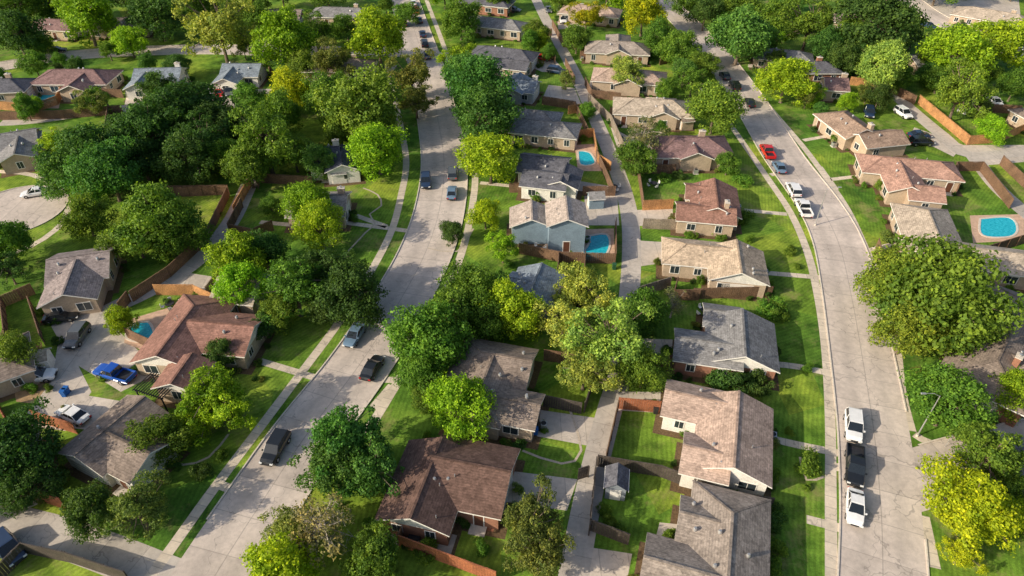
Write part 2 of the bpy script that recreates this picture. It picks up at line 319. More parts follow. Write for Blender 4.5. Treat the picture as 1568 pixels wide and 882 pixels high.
# ---------------- houses
PT=0.42
allwings=[]; house_spots=[]; ac_spots=[]
def house(wings,roof,wall,name='brick_house',eave=2.75,gable=None,seed=0,two=False,chim=None):
    rr=random.Random(seed+int(wings[0][0]*7+wings[0][1]))
    W=[]
    for k,w in enumerate(wings):
        u1,v1,u2,v2,hw,ends=w[:6]; ze=(w[6] if len(w)>6 else eave)+0.007*k
        zr=ze+hw*PT; a=Vector(P(u1,v1,zr)); b=Vector(P(u2,v2,zr)); d=(b-a); lr=d.length/2; d.normalize()
        W.append(dict(c=(a+b)/2,d=d,n=Vector((-d.y,d.x)),lr=lr,hw=hw,ends=ends,ze=ze,zr=zr))
    d0=W[0]['d']; ang0=math.atan2(d0.y,d0.x)
    for w in W[1:]:
        a=math.atan2(w['d'].y,w['d'].x); k=round((a-ang0)/(math.pi/2)); a=ang0+k*math.pi/2
        w['d']=Vector((math.cos(a),math.sin(a))); w['n']=Vector((-w['d'].y,w['d'].x))
    C=W[0]['c']; par=empty(name,(C.x,C.y,0))
    def ex(w,s,wall=False):
        e=w['ends'][0 if s<0 else 1]; L=w['lr']+(w['hw'] if e=='h' else 0.0)
        return L-(0.45 if wall else 0)
    def inside(p,skip):
        for j,w in enumerate(W):
            if j==skip: continue
            q=p-w['c']; x=q.dot(w['d']); y=q.dot(w['n'])
            if -ex(w,-1,True)-0.25<x<ex(w,1,True)+0.25 and abs(y)<w['hw']-0.2: return True
        return False
    R=MB(); WL=MB(); WD=MB(); DR=MB(); VT=MB(); BED=MB()
    RM=m_roof(roof); cap=m_roof(tuple(round(x*0.8,4) for x in roof)); WM=m_brick(wall); GM=m_brick(gable) if gable else WM
    slots=[]
    for j,w in enumerate(W):
        def T(x,y,z):
            p=w['c']+w['d']*x+w['n']*y-C; return (p.x,p.y,z)
        hw=w['hw'];ze=w['ze'];zr=w['zr'];lr=w['lr']; x0=-ex(w,-1); x1=ex(w,1)
        th=0.18
        A=(x0,-hw,ze);B=(x1,-hw,ze);Cc=(x1,hw,ze);D=(x0,hw,ze);r0=(-lr,0,zr);r1=(lr,0,zr)
        polys=[[A,B,r1,r0],[Cc,D,r0,r1]]
        loop=[A,B]
        if w['ends'][1]=='h': polys.append([B,Cc,r1])
        else: loop.append(r1)
        loop+=[Cc,D]
        if w['ends'][0]=='h': polys.append([D,A,r0])
        else: loop.append(r0)
        for p in polys:
            R.poly([T(*q) for q in p],RM); R.poly([T(q[0],q[1],q[2]-th) for q in reversed(p)],TRIM)
        for i in range(len(loop)):
            p=loop[i];q=loop[(i+1)%len(loop)]
            R.poly([T(*p),T(p[0],p[1],p[2]-th),T(q[0],q[1],q[2]-th),T(*q)],TRIM)
        R.beam(T(-lr,0,zr+0.02),T(lr,0,zr+0.02),0.28,0.05,cap)
        if w['ends'][1]=='h':
            for q in (B,Cc): R.beam(T(*q),T(lr,0,zr+0.02),0.24,0.06,cap)
        if w['ends'][0]=='h':
            for q in (D,A): R.beam(T(*q),T(-lr,0,zr+0.02),0.24,0.06,cap)
        y=hw-0.45; wx0=-ex(w,-1,True); wx1=ex(w,1,True); zt=ze-th+0.45*PT-0.01
        bz=0.003+0.0006*j; BED.poly([T(wx0-.95,-y-.95,bz),T(wx1+.95,-y-.95,bz),T(wx1+.95,y+.95,bz),T(wx0-.95,y+.95,bz)],MULCH)
        WL.poly([T(wx0,-y,0),T(wx1,-y,0),T(wx1,-y,zt),T(wx0,-y,zt)],WM); WL.poly([T(wx1,y,0),T(wx0,y,0),T(wx0,y,zt),T(wx1,y,zt)],WM)
        for xx,e in ((wx1,w['ends'][1]),(wx0,w['ends'][0])):
            if e=='h': WL.poly([T(xx,-y,0),T(xx,y,0),T(xx,y,zt),T(xx,-y,zt)],WM)
            else:
                WL.poly([T(xx,-y,0),T(xx,y,0),T(xx,y,2.35),T(xx,-y,2.35)],WM if not two else GM)
                WL.poly([T(xx,-y,2.35),T(xx,y,2.35),T(xx,y,zt),T(xx,0,zr-th-0.01),T(xx,-y,zt)],GM)
        sides=[((wx0+wx1)/2,-y,(0,-1),wx1-wx0),((wx0+wx1)/2,y,(0,1),wx1-wx0),(wx1,0,(1,0),2*y),(wx0,0,(-1,0),2*y)]
        for cx,cy,nr,Ls in sides:
            k=max(1,int(Ls/3.3))
            out=w['d']*nr[0]+w['n']*nr[1]; tan=Vector((-out.y,out.x))
            cpos=w['c']+w['d']*cx+w['n']*cy
            free=[]
            for i in range(k):
                s=(i+0.5)/k*Ls-Ls/2; p=cpos+tan*s
                if not inside(p+out*0.3,j) : free.append(p)
            for p in free: slots.append((p,out,tan,ze,j,len(free)==k and k==2 and abs(nr[0])==1,cpos,Ls))
    did_g=False; did_d=False; skip=[]
    for s in slots:
        p,out,tan,ze,j,g_,cpos,Ls=s; q=p-C
        if g_ and not did_g and Ls>5.5 and rr.random()<0.5:
            cq=cpos-C; DR.box((cq.x+out.x*0.03,cq.y+out.y*0.03,1.08),(4.7,0.08,2.16),GARAGE,tan)
            for zz in (0.55,1.08,1.6): DR.box((cq.x+out.x*0.06,cq.y+out.y*0.06,zz),(4.7,0.035,0.04),DARKM,tan)
            did_g=True; skip.append(tuple(cpos)); continue
        if tuple(cpos) in skip: continue
        if not did_d and rr.random()<0.2:
            DR.box((q.x+out.x*0.03,q.y+out.y*0.03,1.05),(1.0,0.08,2.1),DOOR,tan); DR.box((q.x+out.x*0.02,q.y+out.y*0.02,1.1),(1.25,0.06,2.25),TRIM,tan); DR.box((q.x+out.x*0.6,q.y+out.y*0.6,0.07),(1.8,1.2,0.14),KERB,tan); did_d=True; continue
        if rr.random()<0.2:
            if rr.random()<.6: ac_spots.append((p+out*0.9,tan))
            continue
        ww=rr.choice((1.0,1.3,1.8)); hh=rr.choice((1.1,1.3))
        for zc in ((1.5,) if ze<4 else (1.5,4.1)):
            WD.box((q.x+out.x*0.02,q.y+out.y*0.02,zc),(ww+0.22,0.07,hh+0.22),TRIM,tan)
            WD.box((q.x+out.x*0.045,q.y+out.y*0.045,zc),(ww,0.05,hh),GLASS,tan)
            WD.box((q.x+out.x*0.06,q.y+out.y*0.06,zc),(0.05,0.05,hh),TRIM,tan)
    for s in slots:
        p,out,tan,ze,j,_,cpos,Ls=s
        for k in range(3):
            if rr.random()<0.4: house_spots.append(p+out*rr.uniform(0.7,1.2)+tan*rr.uniform(-1.6,1.6))
    for w in W:
        for k in range(rr.choice((2,2,3))):
            x=rr.uniform(-0.8,0.8)*w['lr']; yy=rr.choice((-1,1))*rr.uniform(0.25,0.6)*w['hw']; p=w['c']+w['d']*x+w['n']*yy-C
            zz=w['zr']-abs(yy)*PT
            if rr.random()<0.55: VT.tube((p.x,p.y,zz-0.1),(p.x,p.y,zz+0.45),0.06,0.06,VENT)
            else: VT.tube((p.x,p.y,zz-0.1),(p.x,p.y,zz+0.25),0.16,0.16,VENT,10); VT.tube((p.x,p.y,zz+0.25),(p.x,p.y,zz+0.5),0.24,0.14,VENT,10)
    if chim or (chim is None and rr.random()<0.35):
        w=W[0]; p=w['c']+w['d']*(w['lr']*0.75)+w['n']*(w['hw']*0.35)-C; zc=w['zr']+0.5
        CH=MB(); CH.box((p.x,p.y,zc/2),(1.2,0.7,zc),WM,w['d']); CH.box((p.x,p.y,zc+0.05),(1.35,0.85,0.1),KERB,w['d']); CH.tube((p.x,p.y,zc+0.1),(p.x,p.y,zc+0.4),0.18,0.18,VENT,10); CH.obj('chimney',par)
    R.obj('roof',par); WL.obj('walls',par); BED.obj('planting_bed',par)
    if WD.v: WD.obj('windows',par)
    if DR.v: DR.obj('doors',par)
    if VT.v: VT.obj('roof_vents',par)
    for w in W: allwings.append((w['c'],w['d'],w['n'],ex(w,-1),ex(w,1),w['hw']))
TAN=(0.36,0.30,0.24);PINK=(0.36,0.265,0.215);RED=(0.235,0.13,0.10);GRY=(0.19,0.185,0.185);DGR=(0.10,0.10,0.115);BRN=(0.12,0.074,0.06);BLU=(0.17,0.20,0.235);TBR=(0.20,0.16,0.135);PUR=(0.19,0.12,0.115);SAL=(0.33,0.20,0.155);NAV=(0.055,0.06,0.085)
bT=(0.48,0.37,0.27);bR=(0.34,0.16,0.10);bW=(0.76,0.73,0.67);bG=(0.38,0.39,0.41);bB=(0.22,0.30,0.37)
house([(1122,785,1114,905,4.1,'hh'),(1040,788,1120,798,3.0,'gg'),(985,866,1112,872,3.7,'gg')],(0.25,0.21,0.18),bT,chim=False)
house([(1132,598,1124,716,4.4,'gg'),(1018,604,1130,612,3.2,'gg'),(1046,686,1122,692,3.1,'gg')],PINK,bW,gable=bW,name='house')
house([(1137,472,1142,546,4.7,'gg'),(1035,524,1138,520,3.3,'gg'),(1078,474,1137,477,2.6,'gg')],GRY,bR,gable=bW,chim=False)
house([(1128,366,1136,418,4.5,'gg'),(1052,376,1128,378,3.7,'hg')],(0.41,0.32,0.235),bT,gable=bW,chim=False)
house([(1094,272,1100,318,4.3,'gg'),(1036,314,1128,318,3.2,'gg'),(1050,284,1094,285,3.0,'gg')],RED,bT,gable=bW)
house([(1036,210,1084,210,4.8,'hh'),(1062,209,1066,234,3.4,'hg')],PUR,bT)
house([(972,150,1030,153,4.6,'hh'),(1012,150,1020,172,3.4,'hg')],TAN,bT)
house([(935,104,995,108,4.3,'hh'),(960,106,966,122,3.4,'hg')],PINK,bT)
house([(922,62,970,64,4.4,'hh'),(945,52,950,76,3.4,'hg')],(0.27,0.23,0.2),bT)
house([(880,6,930,10,4.2,'hh')],PINK,bT)
house([(655,697,783,722,4.7,'gg'),(672,668,632,795,4.1,'gg')],BRN,bR,gable=bW,chim=False)
house([(738,538,816,552,3.8,'hg'),(752,540,738,602,3.6,'gh'),(752,606,828,620,3.0,'gg')],TBR,bT,gable=bW,chim=False)
house([(830,402,810,452,3.7,'gg'),(776,424,820,430,3.2,'gg')],BLU,bG,gable=bW,chim=False)
house([(866,299,870,336,3.4,'gg',5.3),(818,306,810,336,3.7,'gg',3.6)],(0.36,0.30,0.26),bB,gable=bB,two=True,name='two_storey_house',chim=False)
house([(796,236,872,244,4.0,'gg'),(800,260,872,266,3.6,'gg'),(860,248,866,278,3.3,'gg')],DGR,bW,gable=bW,name='house',chim=False)
house([(790,166,832,170,3.8,'hh'),(812,182,860,188,3.8,'hh')],GRY,bT)
house([(772,118,824,124,3.8,'gg'),(790,110,786,134,3.2,'gg')],BLU,bG)
house([(745,70,798,76,4.0,'hh'),(756,88,812,94,3.2,'gg')],DGR,bT)
house([(732,24,784,30,4.0,'hh')],GRY,bT)
house([(722,-8,765,-4,4.0,'hh')],DGR,bR)
house([(222,606,112,698,3.8,'gg'),(162,652,222,700,3.4,'gg')],TBR,bW,gable=bW,name='house',chim=False)
house([(296,468,238,545,4.3,'hg'),(300,478,378,512,4.2,'gg'),(308,545,245,582,3.0,'gg')],(0.22,0.12,0.095),bT,gable=bW)
house([(70,398,168,384,4.4,'gg'),(122,396,88,452,4.0,'gg')],(0.22,0.185,0.18),bT,chim=False)
house([(440,300,532,298,4.2,'gg')],(0.25,0.22,0.2),bT)
house([(332,424,400,430,3.8,'gg')],TAN,bT)
house([(470,228,520,224,4.6,'gg'),(512,222,536,250,3.4,'gg')],NAV,bW,name='house',chim=True)
house([(205,105,278,103,4.3,'gg'),(222,104,212,128,3.2,'gg')],BLU,bW,name='house')
house([(340,97,400,97,4.2,'gg'),(352,98,349,120,3.2,'gg')],BLU,bW,name='house')
house([(82,106,142,106,4.6,'hh'),(122,108,118,130,3.4,'hg')],PUR,bT)
house([(0,205,55,196,4.6,'hg'),(22,206,28,234,3.4,'hg')],GRY,bT)
house([(-30,122,14,120,4.2,'hh')],DGR,bT)
house([(490,90,548,90,4.2,'hh')],TBR,bT)
house([(495,10,550,12,4.2,'hh')],GRY,bT); house([(412,14,462,14,4.2,'gg')],TBR,bR); house([(62,28,100,30,4.2,'hh')],PUR,bT); house([(160,28,205,26,4.2,'hh')],TBR,bT)
house([(168,190,206,186,3.8,'gg')],PINK,bT)
house([(1422,322,1445,378,4.6,'hg'),(1442,374,1575,388,3.8,'hh')],TAN,bT,chim=False)
house([(1352,240,1440,248,3.9,'hh'),(1378,244,1396,286,3.6,'hg'),(1390,284,1446,286,3.2,'gg')],SAL,bT)
house([(1292,172,1328,198,4.2,'hg'),(1310,200,1388,204,3.5,'gg')],(0.26,0.185,0.14),bT)
house([(1572,462,1528,552,5.2,'hh'),(1500,528,1600,556,4.2,'gg')],TBR,bR,gable=bW)
house([(1262,118,1300,120,3.9,'gg')],PUR,bT); house([(1180,74,1224,78,3.9,'hh')],GRY,bT); house([(1394,84,1436,80,3.8,'gg')],GRY,bT)
house([(1490,10,1560,22,4.6,'hh')],TAN,bT); house([(1212,94,1264,94,3.8,'hh')],DGR,bR); house([(1300,20,1345,24,4.0,'hh')],TBR,bT)
house([(1610,700,1660,760,4.4,'hh')],GRY,bT); house([(1600,165,1650,160,4.4,'hh')],TBR,bT); house([(-80,560,-20,540,4.4,'hh')],TBR,bT); house([(-60,720,-10,700,4.2,'hh')],GRY,bT)
for i in range(26):
    x=random.uniform(-260,260); y=random.uniform(245,420)
    if all((x-a)**2+(y-b)**2>14**2 for a,b,w in roadlines) and all((Vector((x,y))-c[0]).length>20 for c in allwings):
        zz=4.5
        w_=(FC*(H-zz)-y*FS)/((H-zz)*SP+y*CP); v=441+w_; t=(H-zz)/(FS+w_*CP); u=784+x/t
        house([(u-4.5/t,v,u+4.5/t,v,4.3,'hh')],random.choice([GRY,TBR,PINK,DGR,PUR]),bT)
# ---------------- fences
def fence(px,kind='b',h=2.0):
    pts=[Vector(P(*p)) for p in px]; m=MB(); mat=FM[kind]; c0=pts[0]
    for a,b in zip(pts,pts[1:]):
        d=(b-a); L=d.length; d.normalize(); n=Vector((-d.y,d.x)); k=max(1,int(L/0.3))
        for i in range(k):
            p=a+d*((i+0.5)*L/k)-c0; hh=h+random.uniform(-0.05,0.05); m.box((p.x,p.y,hh/2),(L/k-0.02,0.03,hh),mat,d)
        for i in range(int(L/2.4)+1):
            p=a+d*min(L,i*2.4)-c0+n*0.07; m.box((p.x,p.y,(h+0.08)/2),(0.11,0.11,h+0.08),mat,d)
        for zz in (0.35,h-0.3):
            p=(a+b)/2-c0+n*0.04; m.box((p.x,p.y,zz),(L,0.05,0.1),mat,d)
        p=(a+b)/2-c0; m.box((p.x,p.y,h+0.075),(L,0.12,0.035),mat,d)
    m.obj('wooden_fence',loc=(c0.x,c0.y,0))
for px,k in [([(0,184),(100,182),(190,174)],'b'),([(0,168),(55,172),(90,160),(105,132)],'o'),([(8,470),(55,450)],'b'),([(8,470),(16,530)],'b'),([(205,462),(262,424),(318,372),(352,300)],'b'),([(352,298),(262,302)],'b'),([(200,462),(186,480)],'b'),
 ([(872,214),(908,210),(915,250),(935,262)],'o'),([(902,812),(962,835)],'d'),([(902,820),(912,716)],'d'),([(914,714),(1010,730),(1110,768)],'d'),([(946,626),(1010,632)],'r'),([(945,630),(926,712)],'b'),
 ([(612,836),(680,862),(760,892)],'r'),([(612,836),(640,770)],'b'),([(976,266),(1034,266)],'b'),([(976,266),(984,322)],'b'),([(984,322),(1030,320)],'o'),([(832,622),(890,634)],'d'),([(895,632),(905,600)],'d'),
 ([(795,388),(860,402),(942,404)],'b'),([(942,404),(942,348)],'b'),([(1404,158),(1480,222),(1530,218),(1580,196)],'o'),([(1530,252),(1585,305)],'b'),([(0,892),(44,848),(110,862),(200,892)],'d'),([(44,762),(102,780)],'r'),
 ([(240,452),(300,452),(372,486)],'o'),([(196,518),(262,548)],'b'),([(900,155),(935,190),(955,235)],'g'),([(895,130),(905,150),(950,155)],'b'),([(372,318),(352,358),(390,366),(420,352)],'b'),([(400,280),(480,285)],'b'),([(1025,440),(978,455)],'g'),([(830,160),(880,168),(900,210)],'b'),
 ([(865,100),(880,130)],'b'),([(845,40),(862,72),(905,80)],'b'),([(1460,262),(1500,262),(1545,320)],'b'),([(1340,130),(1400,160)],'b'),([(440,140),(440,190)],'b'),([(300,165),(300,200),(360,200)],'b'),([(205,205),(300,200)],'b'),([(440,140),(560,140)],'b'),([(56,645),(120,665)],'r'),([(0,625),(20,660)],'r'),([(15,520),(0,560)],'b'),([(1035,440),(1030,460),(1070,460)],'b'),([(1120,770),(1180,780)],'d'),([(895,470),(880,560)],'d'),([(855,400),(850,470)],'b'),([(1360,130),(1385,100),(1450,110)],'b'),([(855,210),(790,205)],'b'),([(1480,170),(1560,175)],'b'),
 ([(984,350),(1036,352)],'g'),([(978,455),(976,515)],'g'),([(1060,458),(1180,455)],'b'),([(885,560),(832,552)],'b'),([(820,470),(892,470)],'d'),([(892,300),(942,300)],'b'),([(912,240),(938,300)],'b'),([(780,295),(835,295)],'b'),([(870,175),(905,170)],'o'),([(950,235),(972,262)],'b'),([(1005,185),(1050,185)],'b'),([(888,90),(925,90)],'b'),([(830,60),(850,98)],'b'),([(800,55),(845,55)],'b'),([(50,470),(70,530)],'b'),
 ([(385,285),(360,330)],'o'),([(412,250),(395,290)],'b'),([(170,172),(160,235)],'b'),([(235,300),(352,298)],'b'),([(200,340),(262,302)],'b'),([(320,455),(345,420)],'g'),([(1340,380),(1345,400)],'b'),([(1460,262),(1462,300)],'b'),([(1300,130),(1350,135)],'o'),([(1325,60),(1390,100)],'b'),([(1570,372),(1480,400)],'b'),([(1010,100),(1050,90)],'b'),([(870,35),(905,30)],'o'),([(110,145),(190,150)],'b'),([(290,130),(300,165)],'b'),([(412,110),(440,140)],'b'),([(0,150),(40,140)],'b'),
 ([(955,560),(950,600)],'d'),([(970,560),(1025,562)],'b'),([(895,400),(892,468)],'b'),([(900,730),(884,735)],'d')]: fence(px,k)
# ---------------- pools
def pool(px,coping=0.35,z=0.03):
    pts=smooth([P(*p) for p in px]+[P(*px[0])],0.8)[:-1]; c=sum(pts,Vector((0,0)))/len(pts); par=empty('swimming_pool',(c.x,c.y,0))
    m=MB(); m.poly([(p.x-c.x,p.y-c.y,z) for p in pts],WATER); m.obj('water',par)
    m=MB(); o=[]
    for i,p in enumerate(pts):
        d=(pts[(i+1)%len(pts)]-pts[i-1]).normalized(); n=Vector((-d.y,d.x))
        if n.dot(p-c)<0: n=-n
        o.append(p+n*coping)
    for i in range(len(pts)):
        k=(i+1)%len(pts); a,b=pts[i]-c,pts[k]-c; e,f=o[i]-c,o[k]-c
        m.poly([(a.x,a.y,0.1),(b.x,b.y,0.1),(f.x,f.y,0.1),(e.x,e.y,0.1)],KERB); m.poly([(a.x,a.y,0),(b.x,b.y,0),(b.x,b.y,0.1),(a.x,a.y,0.1)],KERB); m.poly([(e.x,e.y,0),(f.x,f.y,0),(f.x,f.y,0.1),(e.x,e.y,0.1)],KERB)
    m.obj('coping',par)
DECK=simple('pool_deck',(0.56,0.38,0.27),0.85,0.2,1.5)
area('pool_patio',[(862,352),(940,350),(942,402),(860,400),(800,386),(830,378)],DECK,0.008)
pool([(905,362),(928,360),(932,378),(920,396),(898,398),(893,388),(902,376)])
area('pool_patio',[(880,222),(912,220),(925,262),(885,262)],DECK,0.008); pool([(886,232),(902,234),(910,250),(890,252)])
area('pool_patio',[(35,145),(95,142),(90,166),(30,166)],DECK,0.008); pool([(48,150),(68,144),(90,146),(80,156),(50,160)])
area('pool_patio',[(1485,330),(1568,328),(1568,368),(1490,372)],DECK,0.008); pool([(1502,336),(1545,334),(1556,350),(1545,362),(1505,360)])
area('pool_patio',[(195,490),(262,470),(275,510),(240,545),(190,525)],DECK,0.008); pool([(202,500),(226,494),(234,522),(196,518)])
# ---------------- cars
def car_mesh(kind):
    m=MB()
    if kind=='sedan': L=4.7;W=0.92;st=[(-2.35,.45,.62,.72),(-2.2,.28,.88,.84),(-1.5,.25,.98,.92),(-.2,.25,.95,.93),(1.0,.25,.93,.93),(1.9,.25,.80,.88),(2.3,.32,.66,.74),(2.38,.42,.55,.66)]; cab=[(-1.75,.95,.80),(-1.05,1.42,.64),(.25,1.45,.66),(1.15,.92,.80)]; wb=1.4;wr=.33
    elif kind=='suv': L=4.9;W=0.98;st=[(-2.4,.5,.85,.86),(-2.3,.35,1.05,.93),(-1.5,.3,1.12,.97),(0,.3,1.1,.98),(1.1,.3,1.08,.97),(2.0,.3,1.0,.93),(2.35,.38,.85,.84),(2.45,.5,.7,.76)]; cab=[(-2.32,1.08,.88),(-2.0,1.72,.72),(.45,1.76,.74),(1.25,1.08,.86)]; wb=1.45;wr=.38
    else: L=5.8;W=1.0;st=[(-2.9,.5,.72,.94),(-2.85,.42,.78,.97),(-.75,.4,.78,1.0),(-.7,.4,1.15,1.0),(0,.4,1.14,1.0),(1.3,.4,1.12,1.0),(2.3,.4,1.05,.97),(2.75,.45,.95,.9),(2.85,.55,.8,.84)]; cab=[(-.74,1.13,.9),(-.55,1.8,.76),(.75,1.84,.78),(1.5,1.12,.88)]; wb=1.75;wr=.4
    sec=[]
    for x,zb,zt,w in st:
        h=zt-zb; sec.append([(x,-w*.9,zb),(x,-w,zb+h*.3),(x,-w,zb+h*.7),(x,-w*.88,zt),(x,0,zt+.03),(x,w*.88,zt),(x,w,zb+h*.7),(x,w,zb+h*.3),(x,w*.9,zb)])
    for a,b in zip(sec,sec[1:]):
        for i in range(9): k=(i+1)%9; m.poly([a[i],b[i],b[k],a[k]],PAINT if i!=8 else DARKM)
    m.poly(sec[0][::-1],PAINT); m.poly(sec[-1],PAINT)
    (x0,z0,w0),(x1,z1,w1),(x2,z2,w2),(x3,z3,w3)=cab
    Bl=(x0,-w0,z0);Br=(x0,w0,z0);Tl=(x1,-w1,z1);Tr=(x1,w1,z1);Ul=(x2,-w2,z2);Ur=(x2,w2,z2);Fl=(x3,-w3,z3);Fr=(x3,w3,z3)
    m.poly([Bl,Br,Tr,Tl],CARGLASS); m.poly([Ul,Ur,Fr,Fl],CARGLASS)
    m.poly([Tl,Tr,(x1+.15,w1+.02,z1+.03),(x1+.15,-w1-.02,z1+.03)],PAINT)
    m.poly([(x1+.15,-w1-.02,z1+.03),(x1+.15,w1+.02,z1+.03),(x2-.15,w2+.02,z2+.03),(x2-.15,-w2-.02,z2+.03)],PAINT); m.poly([(x2-.15,-w2-.02,z2+.03),(x2-.15,w2+.02,z2+.03),Ur,Ul],PAINT)
    for s in (-1,1):
        pts=[(x0,s*w0,z0),(x3,s*w3,z3),(x2,s*w2,z2),(x1,s*w1,z1)]; m.poly(pts,CARGLASS)
        def lerp(a,b,t): return tuple(a[i]+(b[i]-a[i])*t for i in range(3))
        for t in (0.0,0.5,1.0):
            a=lerp(pts[0],pts[1],0.02+t*.96); b=lerp(pts[3],pts[2],0.02+t*.96); m.beam((a[0],a[1]+s*.012,a[2]),(b[0],b[1]+s*.012,b[2]),0.07,0.05,PAINT)
        m.beam((x1,s*(w1+.01),z1+.01),(x2,s*(w2+.01),z2+.01),0.06,0.06,PAINT)
        m.box((x3-.25,s*(w3+.18),z3+.08),(.16,.2,.14),PAINT)
        for xx in (-wb,wb):
            m.tube((xx,s*(W-.2),wr),(xx,s*(W+.012),wr),wr,wr,TYRE,16); m.tube((xx,s*(W+.0),wr),(xx,s*(W+.03),wr),wr*.6,wr*.55,CHROME,10)
    fx=st[-1][0]; rx=st[0][0]; fz=st[-2][2]-.12
    for s in (-1,1): m.box((fx-.05,s*W*.68,fz),(.2,.36,.14),LAMPW); m.box((rx+.06,s*W*.72,st[1][2]-.2),(.16,.3,.16),LAMPR)
    m.box((fx+.005,0,fz-.08),(.06,.8,.2),DARKM); m.box((rx-.01,0,.5),(.05,1.5,.12),DARKM); m.box((fx,0,.45),(.06,1.5,.1),DARKM)
    if kind=='pickup':
        for s in (-1,1): m.box((-1.8,s*.93,.97),(2.15,.12,.4),PAINT)
        m.box((-2.84,0,.97),(.1,1.74,.4),PAINT); m.box((-1.8,0,.815),(2.0,1.74,.03),DARKM)
    return m.mesh(kind+'_car')
CM={k:car_mesh(k) for k in ('sedan','suv','pickup')}
CN={'sedan':'parked_car','suv':'parked_suv','pickup':'pickup_truck'}
WH=(0.8,0.8,0.8);BK=(0.015,0.017,0.02);NV=(0.02,0.04,0.09);RD=(0.55,0.02,0.02);BL=(0.01,0.08,0.42);GY=(0.10,0.11,0.12);LB=(0.14,0.22,0.32)
def car(u,v,du,dv,kind,col):
    z=0.7; x,y=P(u,v,z); x2,y2=P(u+du,v+dv,z); a=math.atan2(y2-y,x2-x)
    o=bpy.data.objects.new(CN[kind],CM[kind]); o.location=(x,y,0.024); o.rotation_euler=(0,0,a); o.color=(*col,1); COL.objects.link(o)
for c in [(1307,652,2,30,'suv',WH),(1309,713,0,30,'pickup',BK),(1310,775,0,30,'sedan',WH),(1230,318,-15,-30,'pickup',WH),(1215,290,-15,-28,'suv',WH),(1193,255,-15,-25,'sedan',LB),(1175,232,-14,-24,'pickup',RD),(1148,156,-10,-15,'sedan',BK),(1125,131,-10,-13,'suv',BK),(1079,86,-10,-12,'sedan',BK),(1110,115,-10,-12,'sedan',GY),
 (422,685,-20,34,'suv',BK),(570,562,18,-28,'sedan',BK),(543,512,-18,28,'sedan',LB),(692,294,2,-20,'sedan',LB),(652,277,0,20,'suv',NV),(693,265,1,-20,'suv',GY),(650,66,-4,-15,'suv',BK),(647,51,-4,-15,'sedan',NV),(642,30,-4,-15,'sedan',GY),(637,16,-4,-15,'suv',RD),(633,4,-4,-15,'sedan',WH),(654,84,-4,-15,'sedan',GY),(618,35,-4,-15,'sedan',BK),(640,-14,-4,-15,'sedan',WH),
 (175,572,-28,-8,'pickup',BL),(111,634,-22,-10,'sedan',WH),(54,576,28,-4,'suv',WH),(92,484,28,-4,'sedan',BK),(118,514,-14,20,'suv',GY),(53,294,-26,4,'sedan',WH),(471,128,10,10,'sedan',WH),(335,142,0,20,'sedan',RD),(351,140,0,20,'suv',GY),(240,143,0,20,'suv',GY),(830,88,20,1,'sedan',RD),(852,108,20,3,'suv',NV),(87,76,20,-2,'sedan',BK),(1423,39,20,8,'sedan',NV),(1411,217,20,0,'suv',BK),(1408,206,20,0,'sedan',NV),(1331,172,4,16,'suv',NV),(1524,155,15,10,'sedan',WH),(1383,173,15,10,'suv',WH),(786,14,20,2,'sedan',GY),(12,838,20,25,'suv',NV),(1560,70,20,8,'sedan',WH),(862,30,5,15,'suv',WH),(840,14,5,15,'sedan',GY)]: car(*c)
